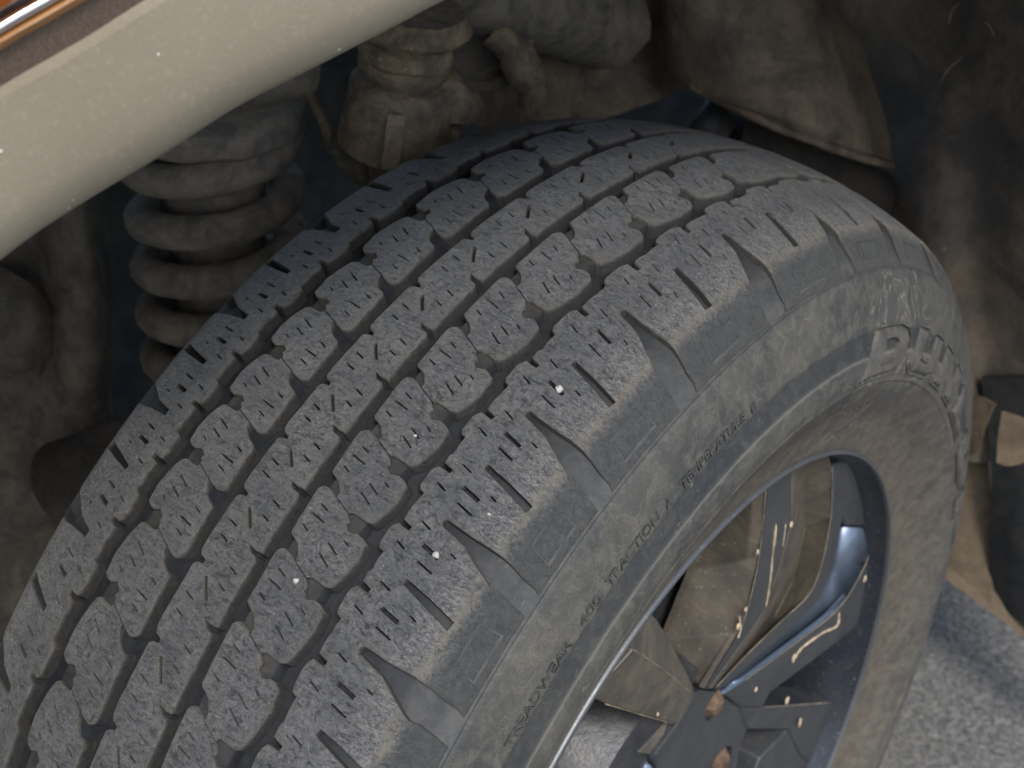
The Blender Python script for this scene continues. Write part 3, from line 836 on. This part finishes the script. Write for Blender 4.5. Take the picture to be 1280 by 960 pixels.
# inner wheel housing: walls and folds behind the wheel
def grid_at(rows): return [[at(a, b, t) for a, b, t in r] for r in rows]
link('wheel_housing', sheet(grid_at([
    [(560, -160, 1.02), (700, -170, 1.12), (820, -180, 1.16), (900, -190, 1.18), (950, -190, 1.20), (985, -180, 1.24), (1005, -180, 1.3)],
    [(575, -30, 1.02), (690, -40, 1.14), (800, -30, 1.18), (850, -30, 1.12), (940, -30, 1.13), (1000, -40, 1.17), (1030, -40, 1.27)],
    [(590, 60, 1.04), (690, 60, 1.14), (795, 60, 1.20), (845, 40, 1.14), (945, 50, 1.12), (1030, 60, 1.16), (1072, 50, 1.27)],
    [(600, 130, 1.06), (700, 130, 1.16), (800, 110, 1.20), (862, 102, 1.15), (950, 134, 1.12), (1040, 150, 1.14), (1106, 150, 1.27)],
    [(600, 160, 1.06), (705, 160, 1.16), (815, 130, 1.20), (868, 110, 1.15), (945, 147, 1.13), (1030, 180, 1.15), (1115, 206, 1.26)]]), .004, .004, 16, 5, .0012), M['liner'], body, 60)
link('housing_lip', tube(catmull([at(*q) for q in ((862, 106, 1.15), (905, 128, 1.14), (945, 148, 1.13), (1030, 181, 1.15), (1080, 198, 1.20), (1117, 207, 1.26))], 6), .0035, 8, rough=.001), M['liner'], body, 180)
link('splash_liner', sheet(grid_at([
    [(880, -200, 1.42), (1100, -200, 1.29), (1300, -200, 1.20), (1450, -200, 1.14)],
    [(920, 0, 1.42), (1120, 0, 1.29), (1290, 0, 1.20), (1440, 0, 1.14)],
    [(1030, 150, 1.42), (1160, 130, 1.29), (1230, 120, 1.25), (1440, 130, 1.14)],
    [(1082, 240, 1.36), (1150, 260, 1.27), (1240, 280, 1.26), (1430, 280, 1.16)],
    [(1080, 380, 1.38), (1170, 400, 1.28), (1240, 400, 1.30), (1420, 400, 1.20)],
    [(1100, 480, 1.40), (1190, 500, 1.32), (1250, 500, 1.34), (1420, 500, 1.26)],
    [(1100, 560, 1.42), (1190, 575, 1.36), (1250, 575, 1.38), (1420, 575, 1.30)]]), .004, .012, 12, 5, .003), M['linerdk'], body, 60)
link('sill_end_panel', sheet(grid_at([
    [(1080, 470, 1.44), (1150, 470, 1.40), (1235, 480, 1.38)],
    [(1080, 560, 1.46), (1150, 560, 1.42), (1238, 580, 1.40)],
    [(1080, 640, 1.48), (1150, 640, 1.44), (1242, 650, 1.43)],
    [(1110, 720, 1.50), (1160, 695, 1.47), (1245, 755, 1.44)]]), .004, .002, 20, 4), M['brown'], body, 60)
link('under_panel', sheet(grid_at([
    [(1228, 470, 1.31), (1290, 470, 1.30), (1400, 470, 1.28)],
    [(1240, 570, 1.36), (1290, 560, 1.34), (1400, 560, 1.32)],
    [(1243, 660, 1.41), (1290, 660, 1.38), (1400, 660, 1.36)],
    [(1240, 742, 1.45), (1295, 790, 1.42), (1400, 870, 1.40)]]), .004, .001, 20, 4), M['black'], body, 60)
link('sill_flange', box(at(1262, 757, 1.44), (at(1420, 880, 1.40) - at(1150, 680, 1.47)) / 2, (at(1262, 764, 1.44) - at(1262, 746, 1.44)) / 2, Vector((0, .010, 0)), .003), M['brown'], body, 40)
# bracket and bolt at the housing's rear
brk = link('bracket', sheet(grid_at([
    [(1256, 514, 1.26), (1275, 520, 1.255), (1300, 532, 1.25)],
    [(1251, 548, 1.26), (1272, 552, 1.255), (1300, 556, 1.25)],
    [(1250, 578, 1.26), (1266, 583, 1.255), (1300, 572, 1.25)]]), .006, .0, 20, 4), M['brown'], body, 60)
link('bracket_foot', sheet(grid_at([
    [(1196, 500, 1.32), (1222, 494, 1.31), (1246, 505, 1.30)],
    [(1198, 530, 1.33), (1214, 522, 1.32), (1236, 524, 1.31)],
    [(1204, 572, 1.34), (1216, 568, 1.33), (1226, 560, 1.33)]]), .004, .001, 60, 5, .001), M['brown'], body, 60)
# dark inner structure closing the housing
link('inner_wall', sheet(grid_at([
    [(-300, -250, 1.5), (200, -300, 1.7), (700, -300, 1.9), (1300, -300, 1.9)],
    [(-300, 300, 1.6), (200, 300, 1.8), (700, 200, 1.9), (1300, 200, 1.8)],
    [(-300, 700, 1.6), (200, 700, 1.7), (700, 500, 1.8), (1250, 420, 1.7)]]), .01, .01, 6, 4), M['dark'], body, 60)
# frame rail and tower at the left
tower = link('frame_tower', sheet(grid_at([
    [(-160, 120, 1.05), (20, 130, 1.05), (86, 180, 1.02), (112, 190, 1.04), (118, 190, 1.12)],
    [(-160, 250, 1.06), (20, 260, 1.06), (86, 280, 1.03), (116, 280, 1.05), (122, 280, 1.14)],
    [(-160, 420, 1.10), (20, 430, 1.10), (96, 430, 1.05), (124, 430, 1.07), (130, 430, 1.16)],
    [(-160, 600, 1.14), (20, 610, 1.14), (90, 610, 1.10), (128, 600, 1.12), (136, 600, 1.2)]]), .006, .006, 18, 5, .002), M['steel'], body, 60)

# ------------------------------------------------------------------ suspension
sp = thing('coil_spring_strut', at(235, 470, 1.0), 'mud coated coil spring around a shock absorber behind the tyre at left', 'coil spring')
ax0 = at(262, 165, .955); ax1 = at(290, 500, 1.04)
axd = (ax1 - ax0); L = axd.length; axd.normalize(); e1 = axd.orthogonal().normalized(); e2 = axd.cross(e1)
turns = L / .0340
pts = []
nn = int(turns * 28)
for i in range(nn + 1):
    a = 2 * math.pi * i / 28 + 2.4; h = L * i / nn
    pts.append(ax0 + axd * h + (e1 * math.cos(a) + e2 * math.sin(a)) * .0475)
link('coil', tube(pts, .0112, 14, rough=.0008), M['spring'], sp, 180)
link('shock_body', lathe(ax0 - axd * .06, axd, [(0, .024), (.05, .026), (.051, .033), (.12, .033), (.122, .031), (.20, .031), (.201, .033), (L + .2, .033)], 36, .0012), M['spring'], sp, 50)
link('spring_seat', lathe(ax0 - axd * .028, axd, [(0, .030), (.004, .056), (.008, .061), (.024, .060), (.028, .054), (.030, .035)], 44, .0022, 45), M['spring'], sp, 50)
link('upper_bracket', sheet(grid_at([
    [(230, 60, .93), (300, 60, .90), (400, 60, .90)],
    [(245, 110, .93), (320, 110, .90), (395, 105, .91)],
    [(262, 152, .94), (330, 135, .915), (378, 112, .92)]]), .005, .003, 30, 5, .001), M['steel'], sp, 60)

kn = thing('upper_ball_joint', at(500, 200, .9), 'muddy ball joint with ribbed boot and threaded stud above the tyre', 'ball joint')
k_ax = (at(488, 215, .90) - at(512, 40, .86)).normalized(); kb = at(515, 8, .855)
U_ = .00047   # metres per photo pixel at that distance
link('rubber_boot', lathe(kb, k_ax, [(0, .030), (.006, .033), (.010, .036), (.013, .034), (.0155, .028), (.018, .027), (.021, .0255), (.024, .0275), (.028, .0285), (.031, .0262), (.034, .0270), (.038, .0262), (.041, .0235), (.046, .020)], 40, .0012, 60), M['knuckle'], kn, 50)
link('joint_housing', lathe(kb + k_ax * .044, k_ax, [(0, .0265), (.003, .0300), (.012, .0315), (.034, .0325), (.043, .0330), (.046, .0300), (.047, .018)], 40, .0018, 70), M['knuckle'], kn, 50)
rd = -(ray(505, 120) - k_ax * ray(505, 120).dot(k_ax)).normalized()
link('housing_rib', box(kb + k_ax * .067 + rd * .0335, k_ax * .0165, k_ax.cross(rd).normalized() * .0036, rd * .004, .0014), M['straw2'], kn, 40)
link('threaded_stud', lathe(kb + k_ax * .090, k_ax, [(q * .0022, (.0150 if q % 2 else .0137) - q * .00035) for q in range(18)], 28, .0006), M['knuckle'], kn, 50)
# knuckle arm to the right of the joint
link('knuckle_arm', sheet(grid_at([
    [(545, 78, .885), (575, 95, .875), (598, 118, .89)],
    [(550, 110, .87), (585, 120, .865), (604, 138, .89)],
    [(540, 152, .88), (575, 156, .875), (606, 156, .90)]]), .016, .002, 60, 5, .001), M['knuckle'], kn, 60)
link('second_stud', lathe(at(552, 145, .90), at(556, 190, .915) - at(552, 145, .90), [(q * .0022, (.0125 if q % 2 else .0112) - q * .0004) for q in range(14)], 24, .001), M['knuckle'], kn, 50)

hs = thing('brake_hose', at(412, 190, .9), 'thin muddy brake hose curving down between spring and ball joint', 'hose')
link('hose', tube(catmull([at(*q) for q in ((330, 92, .93), (356, 96, .915), (378, 108, .91), (396, 135, .91), (408, 162, .915), (412, 184, .92))], 8), .0034, 12, rough=.0003), M['knuckle'], hs, 180)
link('hose_fitting', tube(catmull([at(*q) for q in ((412, 176, .92), (428, 190, .925), (446, 205, .93), (470, 222, .95))], 6), [.006] * 6 + [.0085] * 6 + [.011] * 7, 14, rough=.002), M['steel'], hs, 60)

st = thing('stabiliser_link', at(650, 130, 1.0), 'short muddy stabiliser link slanting behind the top of the tyre', 'link')
link('link_rod', tube(catmull([at(*q) for q in ((618, 40, .98), (640, 62, .98), (655, 88, .985), (664, 112, .99), (668, 150, 1.0))], 6), [.0105] * 8 + [.0125] * 9 + [.0095] * 8, 16, rough=.0015), M['knuckle'], st, 60)
link('link_bush', lathe(at(604, 52, 1.02), -ray(600, 50), [(0, .030), (.008, .034), (.018, .033), (.020, .026), (.012, .020), (.011, .0)], 32, .0015), M['steel'], st, 50)
arm = thing('control_arm', at(700, 20, 1.08), 'brown muddy upper control arm crossing behind the ball joint', 'control arm')
link('arm_beam', tube(catmull([at(*q) for q in ((500, -40, .92), (600, -25, .98), (690, 5, 1.05), (760, 30, 1.12))], 6), .035, 20, rough=.004), M['steel'], arm, 60)

tie = thing('tie_rod_boot', at(100, 600, 1.0), 'dark ribbed rubber bellows of the steering rod at the far left', 'rubber boot')
ta = at(78, 606, 1.06); tb = at(190, 560, 1.0)
link('bellows', lathe(ta, tb - ta, [(q * .0040, .026 + (.0050 if q % 2 else -.0025) - q * .0003) for q in range(22)], 40), M['linerdk'], tie, 50)
lr = thing('lower_arm', at(60, 470, 1.15), 'large dusty grey brown lower suspension arm at the left edge', 'control arm')
link('arm_casting', sheet(grid_at([
    [(-140, 300, 1.10), (-40, 320, 1.04), (30, 350, 1.03), (66, 400, 1.06), (70, 440, 1.12)],
    [(-140, 380, 1.09), (-40, 390, 1.03), (30, 400, 1.02), (60, 430, 1.05), (80, 470, 1.12)],
    [(-140, 470, 1.12), (-40, 475, 1.07), (30, 475, 1.06), (62, 465, 1.09), (90, 500, 1.14)]]), .012, .004, 30, 5, .001), M['steel'], lr, 60)
link('arm_body', sheet(grid_at([
    [(-160, 480, 1.20), (0, 480, 1.16), (90, 500, 1.14), (138, 520, 1.20)],
    [(-160, 560, 1.20), (0, 560, 1.16), (90, 560, 1.16), (138, 560, 1.22)],
    [(-160, 690, 1.22), (0, 680, 1.20), (60, 665, 1.20), (110, 640, 1.26)]]), .02, .008, 16, 5, .002), M['steel'], lr, 60)
link('arm_strut', tube([at(-60, 800, 1.25), at(30, 700, 1.2), at(110, 590, 1.2)], .03, 18, rough=.003), M['steel'], lr, 60)

ax = thing('drive_shaft_tube', at(960, 190, 1.25), 'dark brown tube lying in the opening behind the top of the tyre', 'pipe')
link('pipe', tube(catmull([at(*q) for q in ((905, 165, 1.22), (940, 185, 1.24), (1000, 205, 1.27), (1060, 232, 1.30), (1130, 262, 1.34))], 6), .024, 22, rough=.002), dusty('dark_pipe', (.030, .027, .023), (.055, .047, .038), 30, .8), ax, 60)
link('pipe_end', lathe(at(868, 150, 1.20), (at(900, 170, 1.2) - at(868, 150, 1.2)), [(0, .020), (.004, .024), (.018, .024), (.022, .018), (.03, .016)], 28, .0015), M['black'], ax, 60)

# dry straw and grit caught on the splash liner
M['straw'] = dusty('dry_straw', (.20, .18, .13), (.32, .28, .21), 200, .8)
for k, (pl, lab) in enumerate(((((1176, 104), (1184, 88), (1200, 74), (1203, 70)), 'curved pale straw clinging to the dark liner near the upper right corner'),
                  (((1243, 46), (1238, 34), (1232, 28)), 'short straight straw fragment highest on the liner at the right'),
                  (((1186, 30), (1190, 12), (1199, 4)), 'thin bent straw near the top edge above the curved one'))):
    o = link('straw', tube(catmull([at(a, b, 1.17 - .002 * i_) for i_, (a, b) in enumerate(pl)], 5), .0005, 6), M['straw'], None, 180); tag(o, lab, 'straw', 'bits of straw on the liner')
